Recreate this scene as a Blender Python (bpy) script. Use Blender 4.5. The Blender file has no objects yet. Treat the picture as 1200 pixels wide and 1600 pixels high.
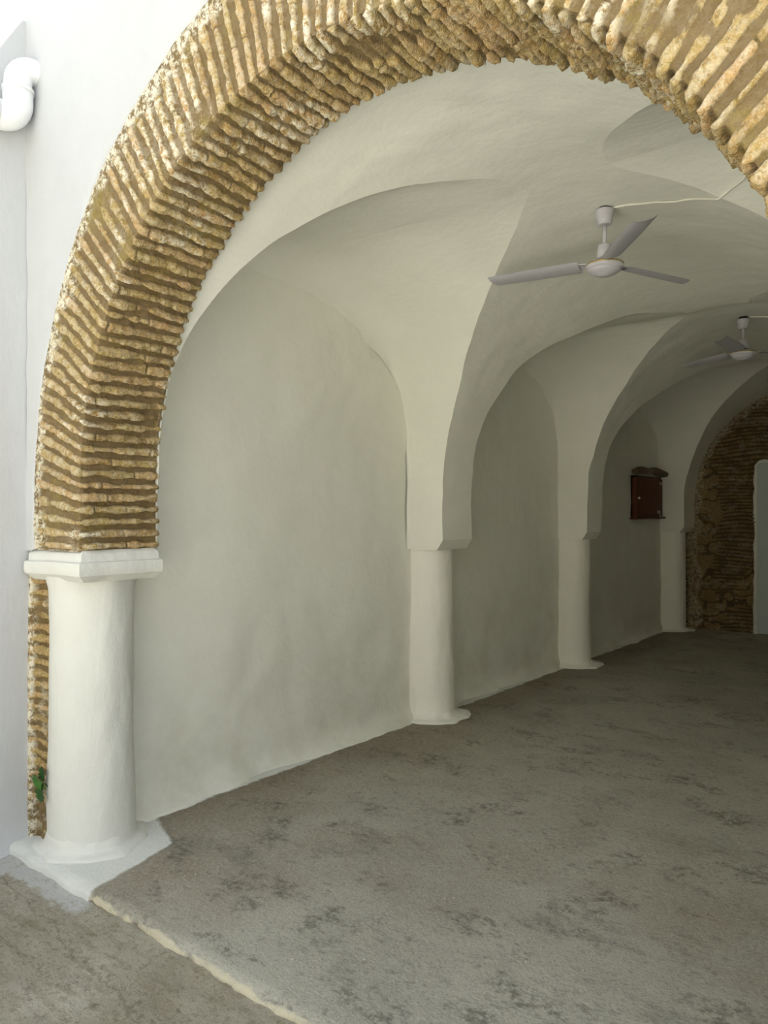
import bpy, math, random
import numpy as np
from mathutils import Vector, Matrix

# ------------------------------------------------------------------ camera, world, exposure
scn = bpy.context.scene
PI = math.pi
YAW = 39.03
cam_d = bpy.data.cameras.new('camera')
cam = bpy.data.objects.new('camera', cam_d)
scn.collection.objects.link(cam)
cam.location = (0, 0, 1.6)
cam.rotation_euler = (math.radians(90), 0, math.radians(YAW))
cam_d.sensor_fit = 'VERTICAL'
cam_d.sensor_height = 36.0
cam_d.lens = 36.0 * 1184 / 1600
cam_d.shift_y = -3.0 / 1600
cam_d.clip_start = 0.02
scn.camera = cam

SKY_COL = (0.86, 0.93, 1.0)
SKY_STR = 0.85
EXPOSURE = 0.95
world = bpy.data.worlds.new('world')
scn.world = world
world.use_nodes = True
bg = world.node_tree.nodes['Background']
bg.inputs[0].default_value = (*SKY_COL, 1)
bg.inputs[1].default_value = SKY_STR
sun_d = bpy.data.lights.new('sun', 'SUN')
sun = bpy.data.objects.new('sun', sun_d)
scn.collection.objects.link(sun)
sun_d.energy = 10.0
sun_d.color = (1.0, 0.965, 0.90)
sun_d.angle = math.radians(.6)
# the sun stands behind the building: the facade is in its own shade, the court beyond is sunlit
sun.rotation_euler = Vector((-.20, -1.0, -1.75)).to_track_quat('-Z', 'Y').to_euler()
scn.view_settings.view_transform = 'Standard'
scn.view_settings.look = 'None'
scn.view_settings.gamma = 1
scn.view_settings.use_curve_mapping = False
scn.view_settings.exposure = EXPOSURE
try:
    scn.cycles.max_bounces = 16
    scn.cycles.diffuse_bounces = 14
except Exception:
    pass

# ------------------------------------------------------------------ numpy noise
def _hash(ix, iy, iz, seed):
    n = (ix.astype(np.int64) * 374761393 + iy.astype(np.int64) * 668265263 + iz.astype(np.int64) * 2147483647 + seed * 974634777) & 0xffffffff
    n = ((n ^ (n >> 13)) * 1274126177) & 0xffffffff
    n = ((n ^ (n >> 16)) * 2246822519) & 0xffffffff
    n = n ^ (n >> 15)
    return (n & 0xffff) / 32767.5 - 1.0

def vnoise(x, y, z, seed=0):
    x, y, z = np.broadcast_arrays(np.asarray(x, float), np.asarray(y, float), np.asarray(z, float))
    ix, iy, iz = np.floor(x), np.floor(y), np.floor(z)
    fx, fy, fz = x - ix, y - iy, z - iz
    ux, uy, uz = [f * f * f * (f * (f * 6 - 15) + 10) for f in (fx, fy, fz)]
    r = 0
    for a in (0, 1):
        for b in (0, 1):
            for c in (0, 1):
                w = (ux if a else 1 - ux) * (uy if b else 1 - uy) * (uz if c else 1 - uz)
                r = r + w * _hash(ix + a, iy + b, iz + c, seed)
    return r

def fbm(x, y, z, oct=3, seed=0, gain=.5):
    r, a, f = 0, 1.0, 1.0
    for o in range(oct):
        r = r + a * vnoise(np.asarray(x) * f, np.asarray(y) * f, np.asarray(z) * f, seed + o * 17)
        a *= gain; f *= 2.03
    return r

def sstep(a, b, x):
    t = np.clip((np.asarray(x, float) - a) / (b - a), 0, 1)
    return t * t * (3 - 2 * t)

# ------------------------------------------------------------------ object helpers
COL = scn.collection
def link(name, me, mat=None, parent=None, loc=None, smooth=True):
    o = bpy.data.objects.new(name, me)
    COL.objects.link(o)
    if mat is not None and not me.materials:
        me.materials.append(mat)
    if smooth:
        me.polygons.foreach_set('use_smooth', [True] * len(me.polygons))
    if parent is not None:
        o.parent = parent
    if loc is not None:
        o.location = loc
    return o

class MB:
    """collects grids, lathes, boxes and tubes into one mesh"""
    def __init__(s):
        s.v = []; s.f = []; s.c = []; s.flat = []
    def add(s, verts, faces, col=None, flat=False):
        b = len(s.v)
        s.v += [tuple(map(float, p)) for p in verts]
        s.f += [tuple(i + b for i in f) for f in faces]
        s.flat += [flat] * len(faces)
        if col is None:
            s.c += [(0, 0, 0, 1)] * len(verts)
        else:
            s.c += [tuple(map(float, q)) for q in col]
    def grid(s, P, flip=False, wrap=False, col=None):
        P = np.asarray(P, float)
        n, m = P.shape[:2]
        idx = np.arange(n * m).reshape(n, m)
        if wrap:
            idx = np.concatenate([idx, idx[:, :1]], 1)
        a, b, c, d = idx[:-1, :-1], idx[1:, :-1], idx[1:, 1:], idx[:-1, 1:]
        F = np.stack([a, d, c, b] if flip else [a, b, c, d], -1).reshape(-1, 4)
        s.add(P.reshape(-1, 3).tolist(), F.tolist(), None if col is None else np.asarray(col).reshape(-1, 4).tolist())
    def box(s, x0, x1, y0, y1, z0, z1):
        v = [(x, y, z) for z in (z0, z1) for y in (y0, y1) for x in (x0, x1)]
        s.add(v, [(0, 2, 3, 1), (4, 5, 7, 6), (0, 1, 5, 4), (2, 6, 7, 3), (0, 4, 6, 2), (1, 3, 7, 5)], flat=True)
    def lathe(s, prof, n=40, cx=0, cy=0, cap=True):
        P = np.array([[(cx + r * math.cos(2 * PI * k / n), cy + r * math.sin(2 * PI * k / n), z) for k in range(n)] for r, z in prof])
        s.grid(P, flip=True, wrap=True)
        if cap:
            b = len(s.v)
            s.f.append(tuple(range(b - n, b))); s.flat.append(True)
            s.f.append(tuple(range(b - n * len(prof) + n - 1, b - n * len(prof) - 1, -1))); s.flat.append(True)
    def tube(s, pts, r, n=10, cap=True):
        pts = [Vector(p) for p in pts]
        rs = r if isinstance(r, (list, tuple)) else [r] * len(pts)
        rows = []
        u = None
        for i, p in enumerate(pts):
            t = (pts[min(i + 1, len(pts) - 1)] - pts[max(i - 1, 0)]).normalized()
            if u is None:
                u = t.orthogonal().normalized()
            else:
                u = (u - t * u.dot(t)).normalized()
            w = t.cross(u)
            rows.append([tuple(p + (u * math.cos(2 * PI * k / n) + w * math.sin(2 * PI * k / n)) * rs[i]) for k in range(n)])
        s.grid(np.array(rows), wrap=True, flip=True)
        if cap:
            b = len(s.v)
            s.f.append(tuple(range(b - n, b))); s.flat.append(True)
            s.f.append(tuple(range(b - n * len(pts) + n - 1, b - n * len(pts) - 1, -1))); s.flat.append(True)
    def build(s, name, mat, parent=None, loc=None, smooth=True, weld=False):
        me = bpy.data.meshes.new(name)
        me.from_pydata(s.v, [], s.f)
        me.materials.append(mat)
        if any(c[:3] != (0, 0, 0) for c in s.c[:5000:7]) or weld == 'col':
            at = me.color_attributes.new('mask', 'FLOAT_COLOR', 'POINT')
            at.data.foreach_set('color', np.array(s.c, float).ravel())
        me.polygons.foreach_set('use_smooth', [smooth and not f for f in s.flat])
        me.update()
        o = bpy.data.objects.new(name, me)
        COL.objects.link(o)
        if parent is not None:
            o.parent = parent
        if loc is not None:
            o.location = loc
        return o

def tag(o, label, cat, group=None):
    o['label'] = label; o['category'] = cat
    if group: o['group'] = group
    return o
def struct(o):
    o['kind'] = 'structure'
    return o
def empty(name, loc, rz=0):
    o = bpy.data.objects.new(name, None)
    COL.objects.link(o)
    o.location = loc; o.rotation_euler = (0, 0, rz)
    return o

# ------------------------------------------------------------------ materials
class N:
    def __init__(s, name, rough=.9, spec=.25):
        s.m = bpy.data.materials.new(name); s.m.use_nodes = True
        s.t = s.m.node_tree; s.n = s.t.nodes; s.l = s.t.links
        s.b = s.n['Principled BSDF']
        s.b.inputs['Roughness'].default_value = rough
        s.b.inputs['Specular IOR Level'].default_value = spec
        tc = s.n.new('ShaderNodeTexCoord')
        s.obj = tc.outputs['Object']
    def set(s, sock, v):
        if hasattr(v, 'is_output') or isinstance(v, bpy.types.NodeSocket): s.l.new(v, sock)
        elif isinstance(v, (tuple, list)): sock.default_value = (*v, 1) if len(v) == 3 and len(sock.default_value) == 4 else v
        else: sock.default_value = v
    def mapping(s, scale=(1, 1, 1), rot=(0, 0, 0), loc=(0, 0, 0)):
        k = s.n.new('ShaderNodeMapping'); s.l.new(s.obj, k.inputs[0])
        k.inputs['Scale'].default_value = scale; k.inputs['Rotation'].default_value = rot; k.inputs['Location'].default_value = loc
        return k.outputs[0]
    def noise(s, scale, detail=4, rough=.55, vec=None, dist=0):
        k = s.n.new('ShaderNodeTexNoise'); s.l.new(vec or s.obj, k.inputs['Vector'])
        k.inputs['Scale'].default_value = scale; k.inputs['Detail'].default_value = detail
        k.inputs['Roughness'].default_value = rough; k.inputs['Distortion'].default_value = dist
        return k.outputs[0]
    def voro(s, scale, vec=None, feat='F1'):
        k = s.n.new('ShaderNodeTexVoronoi'); s.l.new(vec or s.obj, k.inputs['Vector'])
        k.feature = feat; k.inputs['Scale'].default_value = scale
        return k.outputs
    def ramp(s, v, stops):
        k = s.n.new('ShaderNodeValToRGB'); s.l.new(v, k.inputs[0])
        e = k.color_ramp.elements
        while len(e) < len(stops): e.new(.5)
        for el, (p, c) in zip(e, stops):
            el.position = p
            el.color = (*c, 1) if isinstance(c, tuple) else (c, c, c, 1)
        return k.outputs[0]
    def mr(s, v, a, b, c=0, d=1):
        k = s.n.new('ShaderNodeMapRange'); s.set(k.inputs[0], v)
        for i, q in enumerate((a, b, c, d)): k.inputs[i + 1].default_value = q
        return k.outputs[0]
    def math(s, op, a, b=0.0):
        k = s.n.new('ShaderNodeMath'); k.operation = op; s.set(k.inputs[0], a); s.set(k.inputs[1], b)
        return k.outputs[0]
    def mix(s, f, a, b, mode='MIX'):
        k = s.n.new('ShaderNodeMix'); k.data_type = 'RGBA'; k.blend_type = mode
        s.set(k.inputs[0], f); s.set(k.inputs[6], a); s.set(k.inputs[7], b)
        return k.outputs[2]
    def sep(s, v):
        k = s.n.new('ShaderNodeSeparateXYZ'); s.l.new(v, k.inputs[0]); return k.outputs
    def attr(s, name='mask'):
        k = s.n.new('ShaderNodeAttribute'); k.attribute_name = name
        q = s.n.new('ShaderNodeSeparateColor'); s.l.new(k.outputs['Color'], q.inputs[0])
        return q.outputs
    def bump(s, h, strength=.3, dist=.01, prev=None):
        k = s.n.new('ShaderNodeBump'); s.set(k.inputs['Height'], h)
        k.inputs['Strength'].default_value = strength; k.inputs['Distance'].default_value = dist
        if prev is not None: s.l.new(prev, k.inputs['Normal'])
        s.l.new(k.outputs[0], s.b.inputs['Normal'])
        return k.outputs[0]
    def color(s, c):
        s.set(s.b.inputs['Base Color'], c)

def plaster(name, c1, c2, stroke=(1, 1, 1), bump=.35, dirt=None):
    m = N(name, .85, .2)
    big = m.noise(1.3, 4, .6)
    col = m.mix(m.mr(big, .35, .65), c1, c2)
    fine = m.noise(9, 5, .6)
    col = m.mix(m.mr(fine, .25, .75, 0, .22), col, tuple(c * .86 for c in c1))
    if dirt:
        zz = m.sep(m.obj)[2]
        dn = m.noise(2.3, 6, .7)
        msk = m.math('MULTIPLY', m.mr(zz, 0.0, 1.1, 1, 0), m.mr(dn, .42, .7))
        col = m.mix(m.math('MULTIPLY', msk, .5), col, dirt)
    m.color(col)
    a = m.noise(6, 3, .5, vec=m.mapping(stroke))
    b = m.noise(34, 4, .6, vec=m.mapping(stroke))
    v = m.noise(120, 2, .6)
    h = m.math('ADD', m.math('MULTIPLY', a, 1.0), m.math('ADD', m.math('MULTIPLY', b, .25), m.math('MULTIPLY', v, .06)))
    m.bump(h, bump, .02)
    return m.m

M = {}
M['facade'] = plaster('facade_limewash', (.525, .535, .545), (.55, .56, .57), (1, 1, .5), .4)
M['vault'] = plaster('vault_limewash', (.80, .80, .735), (.83, .83, .765), (.55, .55, 1.6), .5)
M['wall'] = plaster('wall_limewash', (.79, .79, .72), (.82, .82, .75), (1, 1, 1), .42, dirt=(.50, .48, .36))
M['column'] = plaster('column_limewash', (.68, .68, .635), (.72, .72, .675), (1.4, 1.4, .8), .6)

M['column_inner_lit'] = plaster('inner_column_limewash_lit', (.86, .85, .785), (.885, .875, .81), (1.4, 1.4, .8), .5)  # same limewash, lightened to stand in for light on the inner columns

def brickmat(name, ca, cb, cc, mortar, whitec, yellow):
    m = N(name, .92, .15)
    r, g, b = m.attr()[:3]
    k = m.ramp(g, [(0.0, ca), (.4, cb), (.75, cc), (1.0, (ca[0] * .72, ca[1] * .66, ca[2] * .6))])
    k = m.mix(m.mr(m.noise(22, 5, .7), .35, .7, 0, .55), k, cb)
    mo = m.mix(m.mr(m.noise(14, 4, .6), .3, .7), mortar, tuple(q * .72 for q in mortar))
    col = m.mix(m.mr(r, .30, .62), mo, k)
    # dark lichen and ochre dust
    col = m.mix(m.math('MULTIPLY', m.mr(m.noise(7, 6, .75), .52, .72), .6), col, yellow)
    col = m.mix(m.math('MULTIPLY', m.math('MULTIPLY', m.mr(m.noise(55, 4, .75), .50, .62), m.mr(r, .0, .6, .35, 1)), .6), col, (.20, .12, .035))
    col = m.mix(m.math('MULTIPLY', m.math('MULTIPLY', m.mr(m.noise(95, 4, .75), .52, .62), m.mr(r, .4, .8)), .65), col, (.74, .62, .37))
    col = m.mix(m.math('MULTIPLY', b, m.mr(m.noise(30, 6, .8), .45, .55)), col, whitec)
    m.color(col)
    h = m.math('ADD', m.noise(70, 5, .7), m.math('MULTIPLY', m.noise(220, 3, .6), .4))
    m.bump(h, 1.0, .014)
    return m.m
M['arch_brick'] = brickmat('arch_brick', (.46, .315, .11), (.57, .41, .17), (.66, .41, .19), (.29, .205, .10), (.92, .86, .69), (.46, .36, .085))
M['old_brick'] = brickmat('old_brick', (.20, .13, .06), (.26, .175, .085), (.19, .115, .055), (.14, .10, .055), (.50, .45, .34), (.18, .14, .06))

def simple(name, c, rough=.5, metal=0, bump=None, spec=.4):
    m = N(name, rough, spec); m.b.inputs['Metallic'].default_value = metal
    n = m.noise(18, 3, .6)
    m.color(m.mix(m.mr(n, .3, .7, 0, .35), c, tuple(q * .85 for q in c)))
    if bump: m.bump(m.noise(bump[0], 3), bump[1], .004)
    return m.m
M['fan_white'] = simple('fan_enamel', (.56, .55, .60), .35)
M['fan_blade'] = simple('fan_blade_enamel', (.44, .435, .47), .4)
M['gold'] = simple('gold_stripe', (.50, .36, .12), .35, .7)
M['black'] = simple('black_plastic', (.02, .02, .02), .5)
M['cable'] = simple('cable_sheath', (.80, .79, .70), .5)
M['pvc'] = simple('painted_pvc', (.82, .83, .84), .35)
M['metal'] = simple('tarnished_metal', (.45, .43, .38), .4, .8)
M['leaf'] = simple('leaf_green', (.05, .16, .015), .5)
M['leaf_dark'] = simple('leaf_dark_green', (.02, .075, .01), .5)
M['door'] = simple('pale_door_paint', (.52, .57, .57), .5)

def wood(name, c1, c2, vec=(8, 8, .8)):
    m = N(name, .55, .3)
    n = m.noise(5, 5, .6, vec=m.mapping(vec), dist=.6)
    m.color(m.mix(m.mr(n, .3, .7), c1, c2)); m.bump(n, .4, .004)
    return m.m
M['redwood'] = wood('reddish_wood', (.085, .022, .008), (.15, .045, .016))
M['log'] = wood('weathered_log', (.075, .05, .028), (.17, .12, .075), (6, .8, 6))

# interior and exterior concrete, with the lime splashed round the columns
def floor_mat():
    m = N('worn_concrete', .85, .3)
    X, Y, Z = m.sep(m.obj)[:3]
    base = m.mix(m.mr(m.noise(1.1, 6, .65), .35, .65), (.34, .325, .27), (.45, .435, .365))
    base = m.mix(m.mr(m.noise(.8, 4, .6, vec=m.mapping((1, 1, 1), loc=(3.1, 7.7, 0))), .5, .68, 0, .6), base, (.27, .225, .165))
    # brown along the left wall
    base = m.mix(m.math('MULTIPLY', m.mr(m.math('ADD', X, m.math('MULTIPLY', m.noise(1.8, 5, .7), 1.2)), -2.1, -2.95), .9), base, (.22, .17, .11))
    # big dark damp stains
    st = m.noise(1.9, 7, .72, vec=m.mapping((1.0, 1.8, 1), rot=(0, 0, .5)))
    base = m.mix(m.math('MULTIPLY', m.mr(st, .56, .68), .6), base, (.14, .135, .11))
    # mottled pits
    p = m.noise(19, 3, .6, vec=m.mapping((1, 1.5, 1)))
    pm = m.noise(3.2, 3, .5)
    base = m.mix(m.math('MULTIPLY', m.mr(p, .57, .66), m.mr(pm, .4, .62, .1, .55)), base, (.15, .145, .12))
    base = m.mix(m.math('MULTIPLY', m.mr(m.noise(45, 3, .6), .5, .8), .6), base, (.48, .465, .41))
    gr1 = m.noise(70, 5, .75, vec=m.mapping((1, 1.4, 1)))
    base = m.mix(m.math('MULTIPLY', m.mr(gr1, .53, .66), .55), base, (.17, .16, .13))
    base = m.mix(m.math('MULTIPLY', m.mr(gr1, .46, .36), .4), base, (.50, .49, .43))
    pt = m.noise(2.6, 6, .75, vec=m.mapping((1, 1.3, 1), loc=(5, 2, 0)))
    base = m.mix(m.math('MULTIPLY', m.math('MULTIPLY', m.mr(pt, .53, .62), m.mr(m.noise(26, 4, .7), .42, .56)), .75), base, (.125, .12, .095))
    # pale specks
    v = m.voro(16); dd = m.math('ADD', v[0], m.math('MULTIPLY', m.noise(60, 2), .05))
    sp = m.math('MULTIPLY', m.mr(dd, .11, .07), m.mr(m.noise(11, 2), .55, .6))
    base = m.mix(sp, base, (.66, .64, .56))
    # scratched pale lines
    sc = m.noise(5, 1, .5, vec=m.mapping((1, 9, 1), rot=(0, 0, -.9)))
    base = m.mix(m.math('MULTIPLY', m.mr(m.noise(8, 4, .8, vec=m.mapping((.5, 6, 1), rot=(0, 0, .5))), .70, .76), .6), base, (.58, .56, .50))
    # lime paint near first column (rough-edged apron)
    nz = m.math('MULTIPLY', m.math('SUBTRACT', m.noise(9, 5, .7), .5), .10)
    e1 = m.math('ADD', m.math('ADD', X, m.math('MULTIPLY', m.math('SUBTRACT', Y, 1.70), .26)), m.math('MULTIPLY', nz, .45))
    e2 = m.math('ADD', m.math('ADD', Y, m.math('MULTIPLY', X, .42)), m.math('MULTIPLY', nz, .5))
    lime = m.math('MULTIPLY', m.mr(e1, -2.955, -2.972), m.mr(e2, .905, .885))
    # thin lime line along wall foot
    w = m.mr(m.math('ADD', X, m.math('MULTIPLY', nz, .9)), -3.40, -3.42)
    lime = m.math('MAXIMUM', lime, w)
    base = m.mix(lime, base, (.74, .75, .72))
    # cream worn nosing
    nm = m.math('ADD', Y, m.math('MULTIPLY', m.math('SUBTRACT', m.noise(13, 4, .7), .5), .045))
    zn = m.math('ADD', Z, m.math('MULTIPLY', m.math('SUBTRACT', m.noise(16, 5, .7), .5), .02))
    low = m.math('MULTIPLY', m.mr(zn, -.033, -.039), m.math('SUBTRACT', 1.0, lime))
    base = m.mix(low, base, (.25, .20, .13))
    edge = m.math('MULTIPLY', m.math('MULTIPLY', m.mr(nm, 1.706, 1.697), m.mr(zn, -.038, -.033)), m.math('SUBTRACT', 1.0, lime))
    base = m.mix(m.math('MULTIPLY', edge, m.mr(m.noise(5, 5, .7), .28, .5, .35, 1)), base, (.60, .55, .41))
    m.color(base)
    h = m.math('ADD', m.noise(30, 6, .7), m.math('ADD', m.math('MULTIPLY', m.noise(120, 3, .6), .3), m.math('MULTIPLY', m.noise(6, 3), .5)))
    m.bump(h, .7, .016)
    return m.m
M['floor'] = floor_mat()

def ground_mat():
    m = N('rough_outdoor_concrete', .92, .2)
    X, Y, Z = m.sep(m.obj)[:3]
    base = m.mix(m.mr(m.noise(1.7, 7, .7), .35, .65), (.46, .42, .32), (.74, .70, .58))
    stv = m.mapping((1.2, 7, 1), rot=(0, 0, .25))
    base = m.mix(m.math('MULTIPLY', m.mr(m.noise(3.5, 6, .75, vec=stv), .5, .66), .55), base, (.34, .29, .19))
    base = m.mix(m.math('MULTIPLY', m.mr(m.noise(6, 6, .75), .55, .72), .5), base, (.58, .55, .47))
    base = m.mix(m.math('MULTIPLY', m.mr(m.noise(22, 4, .7), .56, .68), .6), base, (.24, .21, .15))
    # dark crack line
    nz0 = m.math('MULTIPLY', m.math('SUBTRACT', m.noise(4, 5, .7), .5), .18)
    q = m.math('ABSOLUTE', m.math('ADD', m.math('ADD', m.math('SUBTRACT', Y, 1.50), m.math('MULTIPLY', m.math('ADD', X, 2.9), .12)), nz0))
    base = m.mix(m.math('MULTIPLY', m.mr(q, .007, .001), .35), base, (.10, .08, .05))
    nz = m.math('MULTIPLY', m.math('SUBTRACT', m.noise(8, 6, .75), .5), .22)
    l1 = m.math('MULTIPLY', m.mr(m.math('ADD', Y, nz), 1.585, 1.61), m.mr(m.math('ADD', X, nz), -2.91, -2.97))
    l2 = m.mr(m.math('ADD', X, nz), -3.50, -3.54)
    lime = m.math('MAXIMUM', l1, l2)
    brk = m.mr(m.noise(26, 4, .7), .36, .46, .45, 1)
    base = m.mix(m.math('MULTIPLY', m.mr(m.noise(40, 5, .75), .52, .66), .6), base, (.26, .22, .14))
    base = m.mix(m.math('MULTIPLY', lime, brk), base, (.80, .80, .78))
    m.color(base)
    h = m.math('ADD', m.noise(18, 7, .8), m.math('MULTIPLY', m.noise(80, 4, .7), .4))
    m.bump(h, 1.0, .04)
    return m.m
M['ground'] = ground_mat()
M['bounce_paving'] = plaster('pale_bounce_paving', (.66, .64, .56), (.72, .70, .62))  # pale tone for the added court ground, to bounce light up to the vault
M['bounce_wall'] = plaster('court_bounce_limewash', (.33, .31, .26), (.37, .35, .30))  # tone of the added court wall, darkened to limit its bounce light

# ------------------------------------------------------------------ dimensions
YF, YB = 1.785, 2.184            # faces of the front wall
XI = -3.205                      # inner face of the imposts
XW = -3.52                       # interior left wall
XC = -3.70                       # corner of the facade and the side wall outside
BX, BZ, BR = -1.66, 1.72, 1.54   # barrel vault: axis, centre height, radius
PIERS = [(4.63, 5.03), (7.19, 7.53)]
YE = 10.66                       # end wall
YP4 = 10.2
BAYS = [(YB, 4.63), (5.03, 7.19), (7.53, YP4)]
LC = 3.244                       # lunette crown
GY = [(0, 0), (3.4, 0), (4.8, -.03), (6.12, -.10), (6.32, -.045), (7.4, -.05), (12, -.05)]

def gdrop(y):
    return np.interp(y, [a for a, b in GY], [b for a, b in GY])
def warp(P, amp=1.0):
    """uneven hand-made plaster: one continuous displacement of space"""
    P = np.array(P, float)
    x, y, z = P[..., 0], P[..., 1], P[..., 2]
    w = sstep(1.9, 3.2, z)
    z2 = z + gdrop(y) * w
    k = amp
    dx = .014 * vnoise(x * 1.7, y * 1.7, z * 1.7, 3) + .005 * fbm(x * 6, y * 6, z * 6, 2, 5)
    dy = .014 * vnoise(x * 1.7, y * 1.7, z * 1.7, 13) + .005 * fbm(x * 6, y * 6, z * 6, 2, 15)
    dz = .016 * vnoise(x * 1.7, y * 1.7, z * 1.7, 23) + .005 * fbm(x * 6, y * 6, z * 6, 2, 25)
    # keep the foot and the joint to the front arch quiet
    q = sstep(2.18, 2.5, y)
    return np.stack([x + dx * k, y + dy * k * q, z2 + dz * k * sstep(1.3, 1.7, z) * q], -1)

# barrel profile rows (left side), bottom to crown
rows = [(BX + (XI - .055 - BX), 1.30), (XI, 1.375)]
for z in np.linspace(1.45, BZ, 5)[:-1]:
    rows.append((XI, z))
LCROWN = LC
th = np.linspace(0, PI / 2, 60)
prof = []
for t in th:
    x = BX - BR * math.cos(t); z = BZ + BR * math.sin(t)
    prof.append((max(x, BX - BR), z))
# blend impost face into the circle
rows += [(min(x, BX) if z > 2.0 else x, z) for x, z in prof]
rows = np.array(rows)
# insert the exact lunette crown row
kk = np.searchsorted(rows[:, 1], LCROWN)
xc = BX - math.sqrt(BR ** 2 - (LCROWN - BZ) ** 2)
rows = np.insert(rows, kk, [[xc, LCROWN]], 0)
KC = kk

LPQ = {1: (2.1, 1.8), -1: (2.2, 2.35)}
def yc(b): return (b[0] + b[1]) / 2 + .08
def lhalf(bay, sg): return bay[1] - yc(bay) if sg > 0 else yc(bay) - bay[0]
def lun(bay, z, sg):
    h = min((bay[1] - bay[0]) / 2, 1.25)
    z0 = LCROWN - h
    t = np.clip((np.asarray(z, float) - z0) / h, 0, 1)
    return lhalf(bay, sg) * (1 - t ** LPQ[sg][0]) ** (1 / LPQ[sg][1])
def lunz(y):
    for b in BAYS:
        if b[0] < y < b[1]:
            sg = 1 if y > yc(b) else -1
            h = min((b[1] - b[0]) / 2, 1.25)
            return LCROWN - h + h * (1 - (abs(y - yc(b)) / lhalf(b, sg)) ** LPQ[sg][1]) ** (1 / LPQ[sg][0])
    return 0

# ------------------------------------------------------------------ vaulted ceiling
def mirror(P):
    P = P.copy(); P[..., 0] = 2 * BX - P[..., 0]; return P
cm = MB()
for side in (0, 1):
    # strips of the main barrel
    lim = []
    z = rows[:, 1]
    segs = []
    for i in range(4):
        lo = np.full(len(z), YB) if i == 0 else yc(BAYS[i - 1]) + np.where(z < LCROWN - 1e-6, lun(BAYS[i - 1], z, 1), 0)
        hi = np.full(len(z), YE) if i == 3 else yc(BAYS[i]) - np.where(z < LCROWN - 1e-6, lun(BAYS[i], z, -1), 0)
        segs.append((lo, hi))
    for lo, hi in segs:
        k = 44
        s = np.linspace(0, 1, k)
        Y = lo[:, None] * (1 - s) + hi[:, None] * s
        P = np.stack([np.repeat(rows[:, 0][:, None], k, 1), Y, np.repeat(z[:, None], k, 1)], -1)
        if side: P = mirror(P)
        W_ = warp(P)
        cm.grid(W_[:2], flip=bool(side)); cm.grid(W_[1:], flip=bool(side))
    # lunette shells
    for b in BAYS:
        n = 24
        zz = rows[:KC + 1, 1]; xx = rows[:KC + 1, 0]
        for sg in (-1, 1):
            yo = lun(b, zz, sg)
            s = np.linspace(0, 1, n) ** 1.5
            X = XW * (1 - s)[None, :] + xx[:, None] * s[None, :]
            # soft fillet against the wall in the upper part
            r = .02 + .20 * sstep(2.5, 3.1, zz)[:, None]
            q = X - XW
            fil = np.where(q < r, r - np.sqrt(np.maximum(r * r - (r - q) ** 2, 0)), 0)
            sc = 1 - fil * .9 / ((b[1] - b[0]) / 2)
            Y = yc(b) + sg * yo[:, None] * sc
            Z = zz[:, None] - fil * .9 * sstep(2.3, 3.2, zz)[:, None]
            Z = np.broadcast_to(Z, X.shape)
            P = np.stack([X, Y, Z], -1)
            if side: P = mirror(P)
            cm.grid(warp(P), flip=bool(side) ^ (sg > 0))
    # undersides of the impost blocks
    for y0, y1 in PIERS + [(YP4, YE)]:
        P = np.array([[(x, y, 1.30) for y in np.linspace(y0, y1, 6)] for x in np.linspace(XW - .03, XI - .055, 5)])
        if side: P = mirror(P)
        cm.grid(warp(P), flip=bool(side))
struct(cm.build('ceiling', M['vault']))

rf = MB(); rf.box(XC - .3, 3.0, YB + .02, YE + .5, 3.45, 3.75)
struct(rf.build('trim_1', M['facade']))

# ------------------------------------------------------------------ side walls inside
def side_wall(right):
    mb = MB()
    ys = np.arange(YB, YE + .02, .035)
    zs = np.concatenate([[-.02, 0, .008, .018, .03, .045, .065, .09, .12, .16], np.arange(.20, 3.40, .05)])
    Yg, Zg = np.meshgrid(ys, zs)
    X = np.full_like(Yg, XW)
    # lumpy skirt of lime at the foot
    wob = 1 + .45 * fbm(Yg * 2.2, 0, 0, 4, 41)
    X = X + .085 * wob * np.exp(-np.maximum(Zg, 0) / .045)
    X = X + .018 * fbm(Yg * 1.1, Zg * 1.1, 0, 3, 51) + .004 * fbm(Yg * 7, Zg * 7, 0, 2, 61)
    X = np.maximum(X, XW - .025)
    P = np.stack([X, Yg, Zg], -1)
    if right: P = mirror(P)
    mb.grid(P, flip=not right)
    if right: 
        x0 = 2 * BX - XW
        mb.box(x0 + .03, x0 + .35, YB, YE + .5, -.3, 3.45)
        for y0, y1 in [(YB, YB + .2)] + PIERS + [(YP4, YE)]:
            mb.box(2 * BX - XI + .06, x0 + .1, y0 + .02, y1 - .02, -.05, 1.31)
    else:
        mb.box(XW - .40, XW - .05, YB + .02, YE + .5, -.3, 3.45)
    return struct(mb.build('wall_right' if right else 'wall_left', M['wall']))
side_wall(False); side_wall(True)

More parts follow.
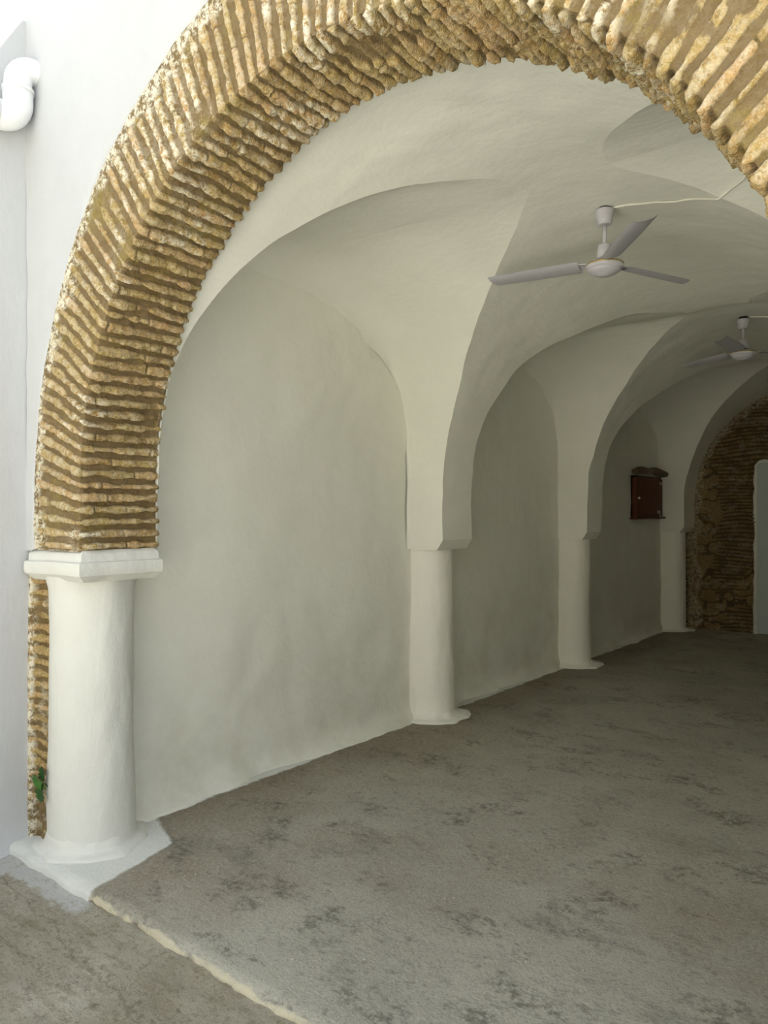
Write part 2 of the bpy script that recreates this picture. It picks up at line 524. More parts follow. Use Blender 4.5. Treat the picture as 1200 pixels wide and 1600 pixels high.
# ------------------------------------------------------------------ brick relief helper
def brick_relief(u, v, pitch, rng, width, blen=.27, fill=.3, seed=0):
    """u runs across the courses, v along them; returns height 0..1 and a tint per brick"""
    cu = u / pitch + .22 * fbm(u * 1.3, v * 2.2, 0, 3, seed + 1)
    ci = np.floor(cu).astype(int)
    fr = cu - ci
    n = int(ci.max() - ci.min() + 3); base = ci.min()
    wid = rng.uniform(.44, .66, n)[ci - base]
    off = rng.uniform(0, 1, n)[ci - base]
    inset = (_hash(ci, np.floor(v / blen + off).astype(int), ci * 0, seed + 60)) * .25
    wv = wid + .22 * fbm(v * 14, ci * 3.7, 0, 3, seed + 2)
    d = wv / 2 - np.abs(fr - .5)
    prof_ = sstep(-.02, .07, d)
    dome = .88 + .12 * sstep(0, .22, d)
    bl = v / blen + off
    bi = np.floor(bl).astype(int); bf = bl - bi
    j = np.minimum(bf, 1 - bf) * blen
    joint = sstep(.0006, .0045, j)
    h = prof_ * dome * (0.35 + .65 * joint)
    er = fbm(u * 34, v * 18, ci * 1.3, 4, seed + 3, .72)
    brk = sstep(.62, 1.0, fbm(u * 4.5, v * 6, 5.1, 3, seed + 4))      # broken brick
    h = h * (1 + inset) * (1 - .55 * brk) + .20 * er * (.3 + prof_)
    mort = fill * (.5 + .5 * fbm(u * 3, v * 3, 9, 3, seed + 5)) + .06 * er
    hh = np.maximum(h, mort)
    tint = (_hash(ci, bi, ci * 0, seed + 6) * .5 + .5)
    isb = np.clip(prof_ * joint * (h > mort - .05), 0, 1) * (1 - .6 * brk)
    return hh, isb, tint

# ------------------------------------------------------------------ front brick arch
AX, AZ, AR = -1.733, 1.68, 1.472
def arch_path(n_str=.27):
    L = 2 * n_str + PI * AR
    def C(s):
        s = np.asarray(s, float)
        t = (s - n_str) / AR
        x = AX - AR * np.cos(np.clip(t, 0, PI)); z = AZ + AR * np.sin(np.clip(t, 0, PI))
        z = np.where(s < n_str, AZ - n_str + s, np.where(s > L - n_str, AZ - (s - (L - n_str)), z))
        nx = -np.cos(np.clip(t, 0, PI)); nz = np.sin(np.clip(t, 0, PI))
        return x, z, nx, nz
    return L, C
L, C = arch_path()
TH = YB - YF
RW = .42
def arch():
    rng = np.random.default_rng(7)
    pitch = .0555
    s = np.linspace(0, L, int(L / pitch * 11))
    pf = np.linspace(RW, 0, 58)[:-1]; ps = np.linspace(0, TH, 58); pb = np.linspace(0, .16, 12)[1:]
    kind = np.concatenate([np.zeros(len(pf)), np.ones(len(ps)), np.full(len(pb), 2)])
    par = np.concatenate([pf, ps, pb])
    run = np.concatenate([-pf, ps, TH + pb])
    S, Pp = np.meshgrid(s, par, indexing='ij'); K = np.broadcast_to(kind, S.shape); R = np.broadcast_to(run, S.shape)
    x, z, nx, nz = C(S)
    # direction of the joints: towards a point a little below the centre
    jx, jz = x - AX, z - 1.30
    jl = np.hypot(jx, jz); jx, jz = jx / jl, jz / jl
    e = np.minimum(S, L - S); w = sstep(0, .35, e)
    dx = nx * (1 - w) + jx * w; dz = nz * (1 - w) + jz * w
    dl = np.hypot(dx, dz); dx, dz = dx / dl, dz / dl
    r = np.where(K == 1, 0, Pp)
    # outline of the ring, slightly irregular, never past the corner
    rr = r * (1 + .02 * vnoise(S * 2, 0, 0, 91))
    px = x + dx * rr; pz = z + dz * rr
    px = np.maximum(px, -3.655 - .02 * vnoise(S * 6, 1, 0, 92) * (r > .3))
    py = np.where(K == 0, YF, np.where(K == 1, YF + Pp, YB))
    h, isb, tint = brick_relief(S, R + .03, pitch, rng, TH, blen=.27, fill=.26, seed=100)
    # more mortar left on the face at the right haunch and in patches
    mort = sstep(.15, .6, fbm(S * 1.5, R * 3, 0, 3, 120)) * .22
    h = np.maximum(h, mort * .9 * (.9 + .2 * vnoise(S * 30, R * 30, 0, 130)))
    isb = isb * (1 - np.where(h <= mort * .95 + .08, .8 * sstep(.05, .3, mort), 0))
    eo = sstep(RW - .075, RW - .02, r + .02 * fbm(S * 7, R * 7, 0, 2, 152)) * (K == 0)
    h = h * (1 - eo) + eo * (.62 + .12 * fbm(S * 30, R * 30, 0, 3, 153))
    isb = isb * (1 - eo * .7)
    amp = np.where(K == 1, .031, .016)
    a1 = (h - .45) * amp
    # displacement direction, rounded over both arrises
    nrm_y = np.where(K == 0, -1.0, np.where(K == 2, 1.0, 0)); nr = np.where(K == 1, -1.0, 0)
    ea = np.where(K == 1, np.minimum(Pp, TH - Pp), Pp)
    c = 1 - sstep(0, .022, ea)
    front = (K == 0) | ((K == 1) & (Pp < TH / 2))
    ny2 = np.where(front, -1.0, 1.0)
    vy = nrm_y * (1 - c) + c * .72 * ny2
    vr = nr * (1 - c) - c * .72
    lump = .006 * fbm(S * 5, R * 5, 0, 3, 140) + .010 * vnoise(S * 1.1, R * 2, 0, 141)
    d = a1 + lump * .6 - .006 * c
    d = np.where(K == 0, d, d * (1 - .45 * c * (~front)))
    px = px + dx * vr * d; pz = pz + dz * vr * d; py = py + vy * d
    white = .24 + .6 * sstep(.0, .6, fbm(S * 3.2, R * 4, 3, 4, 150, .6))
    edge = sstep(RW - .10, RW - .02, r + .05 * fbm(S * 9, R * 9, 0, 4, 151)) * (K == 0)
    white = np.clip(white * (.35 + .65 * isb) * np.where(K == 0, 1.25, .75) * (.3 + h) + edge * 1.4, 0, 1)
    white = np.where(edge > .4, 1, white)
    white = np.maximum(white, 1.0 * (1 - sstep(.0, .012, e)) * .8)
    col = np.stack([isb, tint, white, np.ones_like(h)], -1)
    mb = MB(); mb.grid(np.stack([px, py, pz], -1), col=col)
    o = mb.build('brick_arch', M['arch_brick'])
    tag(o, 'round arch of thin ochre bricks with raked joints spanning the entrance', 'arch')
    return o
arch()

# ------------------------------------------------------------------ facade
def facade():
    mb = MB()
    n = 260
    s = np.linspace(0, L, n)
    x, z, nx, nz = C(s)
    r0 = RW - .012
    jx, jz = x - AX, z - 1.30
    jl = np.hypot(jx, jz); e = np.minimum(s, L - s); w = sstep(0, .35, e)
    dx = nx * (1 - w) + jx / jl * w; dz = nz * (1 - w) + jz / jl * w
    dl = np.hypot(dx, dz); dx, dz = dx / dl, dz / dl
    wob = .010 * fbm(s * 7, 0, 0, 4, 201)
    ox = np.maximum(x + dx * (r0 + wob), -3.645 + .5 * wob); oz = z + dz * (r0 + wob)
    # matching points on a rectangle round the arch
    xl, xr, zt = XC, .60, 4.02
    ang = np.arctan2(oz - AZ, ox - AX)
    tx = []; tz = []
    zb = 1.30
    for k in range(n):
        c_, s_ = math.cos(ang[k]), math.sin(ang[k])
        ts = []
        if c_ < -1e-6: ts.append((xl - AX) / c_)
        if c_ > 1e-6: ts.append((xr - AX) / c_)
        if s_ > 1e-6: ts.append((zt - AZ) / s_)
        t = min(ts)
        tx.append(AX + c_ * t); tz.append(AZ + s_ * t)
    tx = np.array(tx); tz = np.array(tz)
    # snap nearest samples to the corners
    for cx_ in (xl, xr):
        i = int(np.argmin((tx - cx_) ** 2 + (tz - zt) ** 2)); tx[i] = cx_; tz[i] = zt
    m = 26
    q = np.linspace(0, 1, m)
    X = ox[:, None] * (1 - q) + tx[:, None] * q
    Z = oz[:, None] * (1 - q) + tz[:, None] * q
    Y = YF - .010 + .010 * vnoise(X * 1.5, Z * 1.5, 0, 211) + .003 * fbm(X * 7, Z * 7, 0, 2, 212)
    Y = Y + .004
    # rounded plaster lip over the brick
    d = np.hypot(X - ox[:, None], Z - oz[:, None])
    Y = np.minimum(Y + .022 * np.exp(-d / .006), YF + .02)
    P = np.stack([X, Y, Z], -1)
    lip = P[:, :1].copy(); lip[..., 1] = YF + .03
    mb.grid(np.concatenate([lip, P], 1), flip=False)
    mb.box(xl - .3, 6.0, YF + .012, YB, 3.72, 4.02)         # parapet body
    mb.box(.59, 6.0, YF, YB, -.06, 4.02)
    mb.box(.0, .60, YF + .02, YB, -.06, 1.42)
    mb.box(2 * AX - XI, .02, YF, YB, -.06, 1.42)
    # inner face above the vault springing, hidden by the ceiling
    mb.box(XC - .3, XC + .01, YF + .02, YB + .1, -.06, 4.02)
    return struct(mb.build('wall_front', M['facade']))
facade()

# body of the wall behind the ring (keeps daylight out of the gap above the vault)
core = MB()
s = np.linspace(0, L, 120); x, z, nx, nz = C(s)
inner = np.stack([x + nx * .06, np.full_like(x, YB - .012), z + nz * .06], -1)
outer = np.stack([AX + (x - AX) * 1.9, np.full_like(x, YB - .012), AZ + (z - AZ) * 1.9], -1)
core.grid(np.stack([inner, outer], 1))
struct(core.build('trim_2', M['vault']))

# exterior side wall running forward from the corner
sw = MB()
ys = np.arange(-2.5, YF + .031, .05); zs = np.arange(-.06, 4.04, .06)
Yg, Zg = np.meshgrid(ys, zs)
top = 4.0 - .9 * np.clip(YF - Yg - .02, 0, .25)
Zg = -.06 + (Zg + .06) / (zs[-1] + .06) * (top + .06)
Xg = XC + .012 * vnoise(Yg * 1.4, Zg * 1.4, 0, 221) + .03 * np.exp(-(Zg + .06) / .05) + .0 * Yg
sw.grid(np.stack([Xg, Yg, Zg], -1), flip=True)
Pt = np.stack([np.stack([Xg[-1], Yg[-1], Zg[-1]], -1), np.stack([Xg[-1] - .3, Yg[-1], Zg[-1]], -1)])
sw.grid(Pt, flip=True)
struct(sw.build('wall_outer', M['facade']))

# unseen court ground and wall, added to bounce sunlight into the hall
pv = MB()
pv.box(-12, 10, -9.0, -.15, -.1, -.035)
struct(pv.build('floor_bounce', M['bounce_paving']))
cw = MB()
cw.box(-12, 10, -9.4, -9.0, -.1, 5.2)
struct(cw.build('wall_bounce', M['bounce_wall']))

# unplastered brick strip beside the first column
def strip():
    rng = np.random.default_rng(11)
    z = np.arange(.0 - .05, 1.315, .005); x = np.arange(XC - .01, -3.47, .005)
    Z, X = np.meshgrid(z, x, indexing='ij')
    h, isb, tint = brick_relief(Z, X + 4, .056, rng, .3, blen=.16, fill=.62, seed=300)
    rub = 1 - sstep(.12, .30, Z)
    h = h * (1 - rub) + rub * (.5 + .35 * fbm(Z * 22, X * 22, 0, 3, 310))
    isb = isb * (1 - rub * .7)
    Y = YF + .045 - h * .02 + .010 * fbm(Z * 6, X * 6, 0, 2, 311)
    # plaster lip at its left side is part of the relief
    lip = sstep(XC + .030, XC + .014, X + .008 * fbm(Z * 9, 0, 0, 4, 312))
    Y = Y * (1 - lip) + (YF + .004 + .002 * fbm(Z * 9, X * 9, 0, 2, 314)) * lip
    white = np.clip(lip * 1.5 + .35 * sstep(.15, .6, fbm(Z * 7, X * 7, 0, 4, 313, .6)) + .6 * sstep(1.24, 1.30, Z), 0, 1)
    mb = MB(); mb.grid(np.stack([X, Y, Z], -1), flip=False, col=np.stack([isb, tint, white, np.ones_like(h)], -1))
    mb.box(XC - .1, -3.50, YF + .055, YB, -.06, 1.31)
    o = mb.build('trim_3', M['arch_brick'])
    return struct(o)
strip()

# ------------------------------------------------------------------ floor inside, ground outside
def floors():
    mb = MB()
    ystep = 1.695
    xs = np.concatenate([np.arange(XW - .2, -.5, .025), np.arange(-.5, 6.0, .3)])
    ys = np.concatenate([[0, .004, .012, .025], np.arange(.05, 1.5, .03), np.arange(1.5, 9.3, .09)]) + ystep
    X, Y = np.meshgrid(xs, ys)
    Z = .006 * vnoise(X * 1.3, Y * 1.3, 0, 401) * sstep(ystep, ystep + .2, Y) + .0018 * fbm(X * 9, Y * 9, 0, 3, 402)
    edge = .010 * fbm(X * 9, 0, 0, 4, 403) * (X > -2.95)
    t = Y - ystep
    Z = Z - .012 * (1 - sstep(0, .03, t)) * (1 + .8 * fbm(X * 12, 0, 0, 3, 404))
    Y = Y + edge * (1 - sstep(0, .06, t))
    top = np.stack([X, Y, Z], -1)
    f = top[:1].copy(); f2 = f.copy(); f2[..., 2] = -.03; f2[..., 1] -= .006 + .006 * fbm(xs * 11, 0, 0, 3, 405)
    f3 = f.copy(); f3[..., 2] = -.12; f3[..., 1] -= .01
    mb.grid(np.concatenate([f3, f2, top], 0), flip=True)
    mb.grid(np.stack([top[-1], top[-1] + [0, 0, -.1]], 0), flip=True)
    struct(mb.build('floor', M['floor']))
    gb = MB()
    xs = np.concatenate([[-14, -9, -6], np.arange(-3.9, -.2, .02), np.arange(-.2, 3, .2), [4, 6, 10, 14]])
    ys = np.concatenate([[-14, -9, -6, -4, -2, -1], np.arange(-.5, 1.0, .1), np.arange(1.0, 1.82, .018)])
    X, Y = np.meshgrid(xs, ys)
    near = sstep(1.0, 1.1, Y) * (X > -3.9) * (X < -.2)
    Z = -.052 + .008 * near * vnoise(X * 2.3, Y * 2.3, 0, 411) + .004 * near * fbm(X * 12, Y * 12, 0, 3, 412)
    Z = Z - .01 * sstep(-1.8, -1.2, X)
    Z = Z + .012 * np.exp(-np.abs(Y - 1.69) / .05) * (X > -3.9)
    gb.grid(np.stack([X, Y, Z], -1), flip=True)
    struct(gb.build('floor_outside', M['ground']))
floors()

# ------------------------------------------------------------------ end wall
def end_wall():
    rng = np.random.default_rng(21)
    xs = np.arange(-3.6, .30, .011); zs = np.arange(-.02, 3.42, .009)
    Z, X = np.meshgrid(zs, xs, indexing='ij')
    h, isb, tint = brick_relief(Z + .03 * vnoise(X * 2, Z * 2, 0, 501), X + 5, .050, rng, 4, blen=.24, fill=.35, seed=500)
    # rubble stones in patches
    rub = sstep(.05, .25, fbm(X * 1.6, Z * 1.6, 2, 3, 510) + .5 * (1 - sstep(-3.1, -2.7, X)) - .35 * sstep(-2.9, -2.6, X))
    st = np.abs(fbm(X * 5, Z * 6.5, 7, 3, 511))
    h = h * (1 - rub) + rub * (.3 + 1.6 * st)
    tint = np.where(rub > .5, .5 + .5 * vnoise(X * 5, Z * 6.5, 8, 512), tint)
    isb = isb * (1 - rub) + rub * sstep(.08, .2, st)
    Y = YE - h * .028 + .02 * fbm(X * 2, Z * 2, 0, 2, 513) - .005
    hole = (X > -2.43) & (X < -1.43) & (Z < 2.23)
    Y = np.where(hole, YE + .02, Y)
    # leftover lime along the vault and at the floor
    rad = np.where(Z > 1.7, BR - np.hypot(X - BX, Z - 1.70), np.minimum(X - XI, .5))
    e = 1 - sstep(.04, .10, rad + .05 * fbm(X * 8, Z * 8, 0, 4, 514))
    white = np.clip(1.1 * e + .4 * sstep(.2, .6, fbm(X * 7, Z * 14, 0, 4, 515, .6)), 0, 1)
    mb = MB(); mb.grid(np.stack([X, Y, Z], -1), col=np.stack([isb, tint, white, np.ones_like(h)], -1))
    mb.box(-3.9, .6, YE + .06, YE + .5, -.3, 3.5)
    struct(mb.build('wall_end', M['old_brick']))
    # pale door flush in the brick with a rough lime border
    xd0, xd1, zt = -2.415, -1.45, 2.21
    n = 90
    def ring(off, y, wob, sd):
        pts = []
        for k in range(n):
            q = k / (n - 1)
            tot = 2 * zt + (xd1 - xd0); d = q * tot
            if d < zt: px, pz, ox, oz = xd0, d, -1, 0
            elif d < zt + xd1 - xd0: px, pz, ox, oz = xd0 + d - zt, zt, 0, 1
            else: px, pz, ox, oz = xd1, tot - d, 1, 0
            pts.append((px, pz, ox, oz))
        pts = np.array(pts)
        w = off + wob * fbm(pts[:, 0] * 9, pts[:, 1] * 9, sd, 3, 520)
        if off > 0:
            w = np.maximum(w, .01)
        X_ = pts[:, 0] + pts[:, 2] * w; Z_ = pts[:, 1] + pts[:, 3] * w
        Z_ = np.maximum(Z_, 0)
        return np.stack([X_, np.full(n, y), Z_], -1)
    b = MB()
    b.grid(np.stack([ring(.045, YE + .03, .012, 1), ring(.04, YE - .045, .012, 1), ring(.02, YE - .06, .004, 2), ring(0, YE - .055, 0, 3), ring(0, YE + .03, 0, 3)]), flip=True)
    struct(b.build('trim_4', M['wall']))
    d = MB(); d.box(xd0, xd1, YE - .045, YE, .01, zt)
    do = struct(d.build('door_1', M['door'], smooth=False))
    h = MB(); h.tube([(xd1 - .08, YE - .04, 1.05), (xd1 - .08, YE - .10, 1.05), (xd1 - .2, YE - .10, 1.05)], .010)
    h.build('door_handle', M['metal'], do)
end_wall()

# ------------------------------------------------------------------ columns
def column(cx, cy, ztop, r, seed, label, first=False):
    root = empty('column', (cx, cy, 0))
    n = 72
    zs = np.linspace(-.02, ztop, 70)
    a = np.linspace(0, 2 * PI, n, endpoint=False)
    A, Z = np.meshgrid(a, zs)
    R = r * (1.0 + .02 * np.cos(PI * (Z / ztop) * 1.2)) + .006 * fbm(np.cos(A) * 1.2, np.sin(A) * 1.2, Z * 1.6 + seed, 3, seed) + .0025 * fbm(np.cos(A) * 4, np.sin(A) * 4, Z * 7, 2, seed + 5)
    if first:
        R = R + .012 * sstep(ztop - .09, ztop - .02, Z) * (1 + .6 * fbm(np.cos(A) * 3, np.sin(A) * 3, Z * 9, 2, seed + 8))
    mb = MB()
    P = np.stack([R * np.cos(A), R * np.sin(A), Z], -1)
    mb.grid(P, wrap=True, flip=True)
    cmat = M['column'] if first else M['column_inner_lit']
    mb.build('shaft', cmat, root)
    # lime collar at the foot
    bb = MB()
    if first:
        pr = [(.0, .062), (.006, .060), (.012, .050), (.018, .036), (.022, .022), (.030, .014), (.055, .008), (.08, .003), (.09, -.01)]
    else:
        pr = [(.0, .06), (.008, .045), (.02, .028), (.04, .018), (.07, .014), (.105, .010), (.115, -.005)]
    PP = []
    for o_, z_ in pr:
        wob = 1 + (.35 if not first else .28) * fbm(np.cos(a) * 1.5, np.sin(a) * 1.5, 3, 3, seed + 9)
        zz = z_ * (1 + .3 * fbm(np.cos(a) * 2.5, np.sin(a) * 2.5, 1, 3, seed + 10))
        if z_ < 0: zz = np.full(n, z_)
        ro = r * 1.01 - .006 + o_ * wob
        PP.append(np.stack([ro * np.cos(a), ro * np.sin(a), zz], -1))
    bb.grid(np.array(PP), wrap=True)
    bb.build('base_collar', cmat, root)
    tag(root, label, 'column', 'whitewashed columns along the left side')
    return root

c1 = column(-3.44, 1.975, 1.30, .198, 601, 'white round column nearest the entrance, carrying the brick arch', True)
# abacus of the first column
def abacus(root):
    x0, x1, y0, y1 = XC + .03, XI + .045, YF - .030, YB + .005
    prof_ = [(.045, 1.268), (.030, 1.282), (.004, 1.300), (0, 1.312), (0, 1.350), (.003, 1.358), (.020, 1.361), (.022, 1.368), (.024, 1.392), (.030, 1.400), (.045, 1.412)]
    mb = MB(); rowsP = []
    m = 24
    for ins, z in prof_:
        xa, xb, ya, yb = x0, x1 - ins, y0 + ins, y1 - ins * .4
        p = []
        for k in range(m): p.append((xa + (xb - xa) * k / m, ya))
        for k in range(m): p.append((xb, ya + (yb - ya) * k / m))
        for k in range(m): p.append((xb - (xb - xa) * k / m, yb))
        for k in range(m): p.append((xa, yb - (yb - ya) * k / m))
        p = np.array(p)
        w = .0035 * fbm(p[:, 0] * 9, p[:, 1] * 9, z * 6, 3, 640)
        zz = z + .006 * vnoise(p[:, 0] * 3, p[:, 1] * 3, z * 2, 641)
        rowsP.append(np.stack([p[:, 0] + w, p[:, 1] + w, zz], -1))
    rowsP = np.array(rowsP)
    mb.grid(rowsP, wrap=True, flip=True)
    b = len(mb.v); k = 4 * m
    mb.f.append(tuple(range(b - k, b))); mb.flat.append(True)
    mb.f.append(tuple(range(b - k * len(prof_) + k - 1, b - k * len(prof_) - 1, -1))); mb.flat.append(True)
    o = mb.build('capital', M['column'], root)
    o.matrix_parent_inverse = Matrix.Translation(-Vector(root.location))
    me = o.data
    md = o.modifiers.new('edge', 'EDGE_SPLIT'); md.split_angle = math.radians(35)
abacus(c1)
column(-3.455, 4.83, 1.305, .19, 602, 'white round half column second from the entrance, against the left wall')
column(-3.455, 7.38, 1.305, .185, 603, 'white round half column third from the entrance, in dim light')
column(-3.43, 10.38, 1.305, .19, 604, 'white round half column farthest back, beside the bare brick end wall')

# ------------------------------------------------------------------ ceiling fans
def fan(loc, ceil_z, hub_z, angs, label):
    """angs: blade directions in degrees, world"""
    root = empty('ceiling_fan', (loc[0], loc[1], hub_z))
    H = ceil_z - hub_z
    b = MB(); b.lathe([(.030, H - .085), (.036, H - .082), (.042, H - .06), (.050, H - .012), (.050, H - .004), (.046, H - .002)], 32); b.build('canopy', M['fan_white'], root)
    b = MB(); b.lathe([(.030, H - .004), (.034, H + .004), (.034, H + .022)], 24); b.build('mounting_hook', M['black'], root)
    b = MB(); b.lathe([(.0115, .10), (.0115, H - .08)], 20); b.build('downrod', M['fan_white'], root)
    b = MB(); b.lathe([(.040, .045), (.042, .06), (.036, .115), (.033, .122), (.014, .126)], 32); b.build('rod_cover', M['fan_white'], root)
    b = MB(); b.lathe([(.028, .030), (.034, .034), (.034, .047)], 24); b.build('shaft_collar', M['black'], root)
    hb = MB(); hb.lathe([(.02, .035), (.075, .030), (.092, .022), (.100, .012), (.101, .002), (.098, -.006), (.090, -.012), (.086, -.014), (.086, -.020), (.080, -.026), (.060, -.038), (.035, -.045), (.033, -.047), (.0, -.048)], 56, cap=False)
    hub = hb.build('motor_housing', M['fan_white'], root)
    g = MB(); g.lathe([(.0985, .0165), (.1005, .015), (.1015, .011), (.1012, .008), (.0995, .007)], 56, cap=False); g.build('gold_stripe', M['gold'], hub)['label'] = 'thin gold line round the motor housing'
    for a in angs:
        bl = MB()
        n = 26
        u = np.linspace(0, 1, n)
        R0, R1 = .135, .645
        rows_ = []
        for t in u:
            rr = R0 + (R1 - R0) * t
            w = .058 + .010 * math.sin(min(t * 1.6, 1) * PI / 2) - .012 * t
            pitch = math.radians(13 - 3 * t)
            sk = .030 * max(0, (t - .93) / .07)          # raked tip
            sec = []
            for q in np.linspace(-1, 1, 13):
                yy = q * w
                zz = -.006 * (1 - q * q) + .008 * q ** 4
                xr_ = rr + sk * q * .6
                sec.append((xr_, yy * math.cos(pitch) - zz * math.sin(pitch), yy * math.sin(pitch) + zz * math.cos(pitch) + .012))
            rows_.append(sec)
        rows_ = np.array(rows_)
        bl.grid(rows_)
        up = rows_.copy(); up[..., 2] += .0022
        bl.grid(up, flip=True)
        ca, sa = math.cos(math.radians(a)), math.sin(math.radians(a))
        o = bl.build('blade', M['fan_blade'], root)
        o.rotation_euler = (0, 0, math.radians(a))
        # blade iron
        ar = MB()
        ar.add([(.06, -.022, .020), (.06, .022, .024), (.17, -.040, .006), (.17, .040, .024), (.06, -.022, .024), (.06, .022, .028), (.17, -.040, .010), (.17, .040, .028)],
               [(0, 1, 3, 2), (4, 6, 7, 5), (0, 2, 6, 4), (1, 5, 7, 3), (2, 3, 7, 6), (0, 4, 5, 1)], flat=True)
        ar.build('blade_iron', M['fan_white'], o)
    tag(root, label, 'ceiling fan', 'three-blade ceiling fans')
    return root
FW = 90 + YAW     # world angle of the camera's viewing direction
def camang(a):    # angle measured from the camera's right towards its viewing direction
    return YAW + a
fan((-1.668, 3.97), 3.240, 2.925, [camang(-90), camang(30), camang(150)], 'pale three-blade ceiling fan nearer the entrance arch')
fan((-1.66, 6.83), 3.20, 2.905, [camang(230), camang(110), camang(350)], 'pale three-blade ceiling fan farther back, in shadow')

# ------------------------------------------------------------------ cables on the vault
def vz(x, y):
    return max(BZ + math.sqrt(max(BR ** 2 - (x - BX) ** 2, 0)), lunz(y))
def cable(pts, label, r=.006):
    P = []
    for i in range(len(pts) - 1):
        for k in range(8):
            t = k / 8
            P.append([pts[i][j] * (1 - t) + pts[i + 1][j] * t for j in range(2)])
    P.append(list(pts[-1]))
    P = np.array(P)
    z = np.array([vz(x, y) for x, y in P])
    Q = warp(np.stack([P[:, 0], P[:, 1], z], -1))
    Q[:, 2] -= r * .9 + .004 * np.abs(vnoise(P[:, 0] * 9, P[:, 1] * 9, 0, 700))
    m = MB(); m.tube([tuple(q) for q in Q], r, 8)
    o = m.build('cable', M['cable'])
    return tag(o, label, 'cable')
cable([(-1.63, 3.975), (-1.48, 3.988), (-1.28, 3.99), (-1.08, 3.93), (-.93, 3.84), (-.82, 3.66), (-.7, 3.45)], 'white cable tacked along the vault from the nearer fan')
cable([(-1.60, 6.83), (-1.48, 6.88), (-1.3, 6.9), (-1.0, 6.9), (-.8, 6.88)], 'white cable leading right from the farther fan', .005)

# ------------------------------------------------------------------ wall cabinet with log
root = empty('wall_cabinet', (XW, 9.675, 1.76))
yb0, yb1, zb0, zb1, dp = -.475, .475, -.25, .27, .055
b = MB()
b.box(-.03, dp - .02, yb0, yb0 + .03, zb0, zb1); b.box(-.03, dp - .02, yb1 - .03, yb1, zb0, zb1)
b.box(-.03, dp - .02, yb0, yb1, zb1 - .025, zb1); b.box(-.03, .01, yb0, yb1, zb0, zb1)
b.build('body', M['redwood'], root, smooth=False)
b = MB(); b.box(-.03, dp + .025, yb0 - .03, yb1 + .05, zb0 - .025, zb0); b.build('bottom_ledge', M['redwood'], root, smooth=False)
d = MB(); nb = 5; wv = (yb1 - yb0 - .02) / nb
for k in range(nb):
    d.box(dp - .02, dp, yb0 + .01 + k * wv + .002, yb0 + .01 + (k + 1) * wv - .002, zb0 + .005, zb1 - .03)
d.box(dp - .022, dp - .008, yb0 + .01, yb1 - .01, zb0 + .005, zb1 - .03)
door = d.build('door', M['redwood'], root, smooth=False)
k = MB(); k.lathe([(.006, 0), (.006, .01), (.015, .014), (.017, .022), (.010, .03)], 20)
kb = k.build('knob', M['cable'], door, loc=(dp, yb0 + .06, -.01)); kb.rotation_euler = (0, PI / 2, 0); kb['label'] = 'small white knob'
h = MB(); h.box(dp, dp + .006, yb1 - .20, yb1 - .10, zb0 + .05, zb0 + .085)
h.tube([(dp + .012, yb1 - .15, zb0 + .05), (dp + .016, yb1 - .14, zb0 + .01), (dp + .03, yb1 - .13, zb0 - .03)], .008)
h.build('latch', M['metal'], root)
hg = MB(); hg.box(dp, dp + .005, yb1 - .12, yb1 - .03, zb1 - .10, zb1 - .06); hg.build('hinge', M['metal'], root)
tag(root, 'small reddish wooden wall cabinet with plank door under a log', 'cabinet')
lg = MB()
pts = []; rad = []
for t in np.linspace(0, 1, 26):
    y = -.58 + 1.16 * t
    pts.append((.06 + .015 * math.sin(t * 7), y, .030 * math.sin(PI * t) + .006 * math.sin(t * 13)))
    rad.append((.046 + .008 * math.sin(t * 9 + 1)) * (1 - .35 * abs(2 * t - 1) ** 4))
lg.tube(pts, rad, 18)
lo = lg.build('log', M['log'], loc=(XW + .015, 9.675, 2.072))
tag(lo, 'crooked weathered log lying over the reddish wall cabinet', 'log')

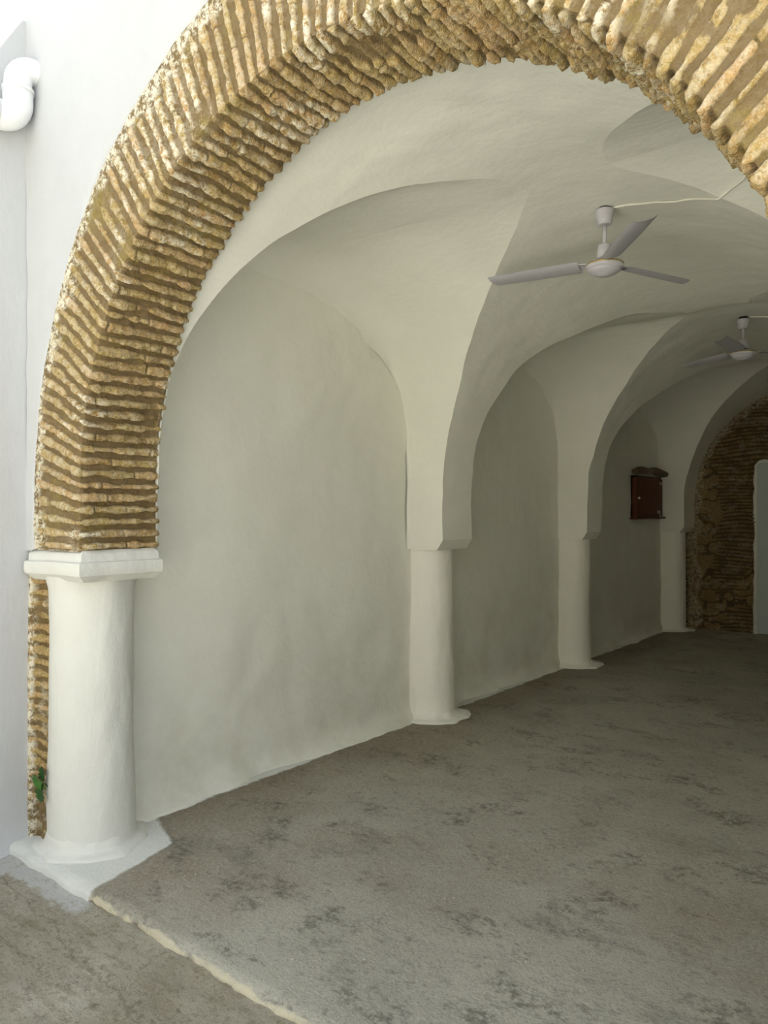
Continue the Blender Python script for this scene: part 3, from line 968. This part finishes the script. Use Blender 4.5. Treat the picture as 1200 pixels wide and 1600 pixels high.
# ------------------------------------------------------------------ drain pipe
root = empty('drain_pipe', (XC + .085, YF - .085, 3.55))
R_ = .062
def arc(c, r, a0, a1, plane, n=10):
    out = []
    for k in range(n + 1):
        a = a0 + (a1 - a0) * k / n
        out.append((c[0], c[1] + r * math.cos(a), c[2] + r * math.sin(a)))
    return out
b = MB()
up = arc((0, .075, .08), .075, PI, PI / 2, 0)      # from vertical back into the facade
b.tube([(0, 0, .0), (0, 0, .04)] + up + [(0, .16, .155)], R_, 32)
b.build('upper_elbow', M['pvc'], root)
b = MB()
dn = arc((0, -.085, -.02), .085, 0, -PI / 2, 0)
b.tube([(0, 0, .045), (0, 0, .0)] + dn + [(0, -.13, -.105)], R_ + .005, 32)
b.build('lower_elbow', M['pvc'], root)
b = MB(); b.tube([(0, 0, .030), (0, 0, .048)], R_ + .009, 32); b.build('joint_collar', M['pvc'], root)
b = MB(); b.tube([(0, -.11, -.105), (0, -.12, -.105), (0, -.17, -.105)], [R_ + .012, R_ + .013, R_ + .012], 32)
b.build('socket', M['pvc'], root)
b = MB(); b.tube([(0, -.15, -.105), (0, -.9, -.115)], R_, 32); b.build('outlet_pipe', M['pvc'], root)
tag(root, 'white painted drain pipe elbow in the upper left corner of the facade', 'pipe')

# ------------------------------------------------------------------ weed in the brick joint
root = empty('weed_plant', (-3.545, YF + .015, .285))
def leaf(mat, loc, rot, s):
    out = [(0, 0), (.25, .18), (.32, .52), (.46, .40), (.60, .58), (.66, .30), (.85, .34), (1.0, 0), (.85, -.34), (.66, -.30), (.60, -.58), (.46, -.40), (.32, -.52), (.25, -.18)]
    v = [(.5 * s, 0, .04 * s)] + [(x * s, y * s, -.12 * s * abs(y) ** 1 * 1.6) for x, y in out]
    f = [(0, i, i % 14 + 1) for i in range(1, 15)]
    m = MB(); m.add(v, f)
    v2 = [(x, y, z - .0012) for x, y, z in v]
    m.add(v2, [tuple(reversed(q)) for q in f])
    o = m.build('leaf', M[mat], root, loc=loc, smooth=False)
    o.rotation_euler = rot
leaf('leaf', (.055, -.04, .035), (math.radians(75), math.radians(10), math.radians(185)), .085)
leaf('leaf', (.065, -.035, .00), (math.radians(80), math.radians(-35), math.radians(175)), .065)
leaf('leaf_dark', (.045, -.03, .03), (math.radians(85), math.radians(-70), math.radians(180)), .075)
leaf('leaf_dark', (.05, -.04, .0), (math.radians(80), math.radians(60), math.radians(180)), .07)
m = MB(); m.tube([(.02, .02, -.02), (.04, -.01, 0), (.055, -.035, .03)], .003, 6); m.build('stem', M['leaf_dark'], root)
tag(root, 'small green weed growing from the bare brick beside the nearest column', 'plant')
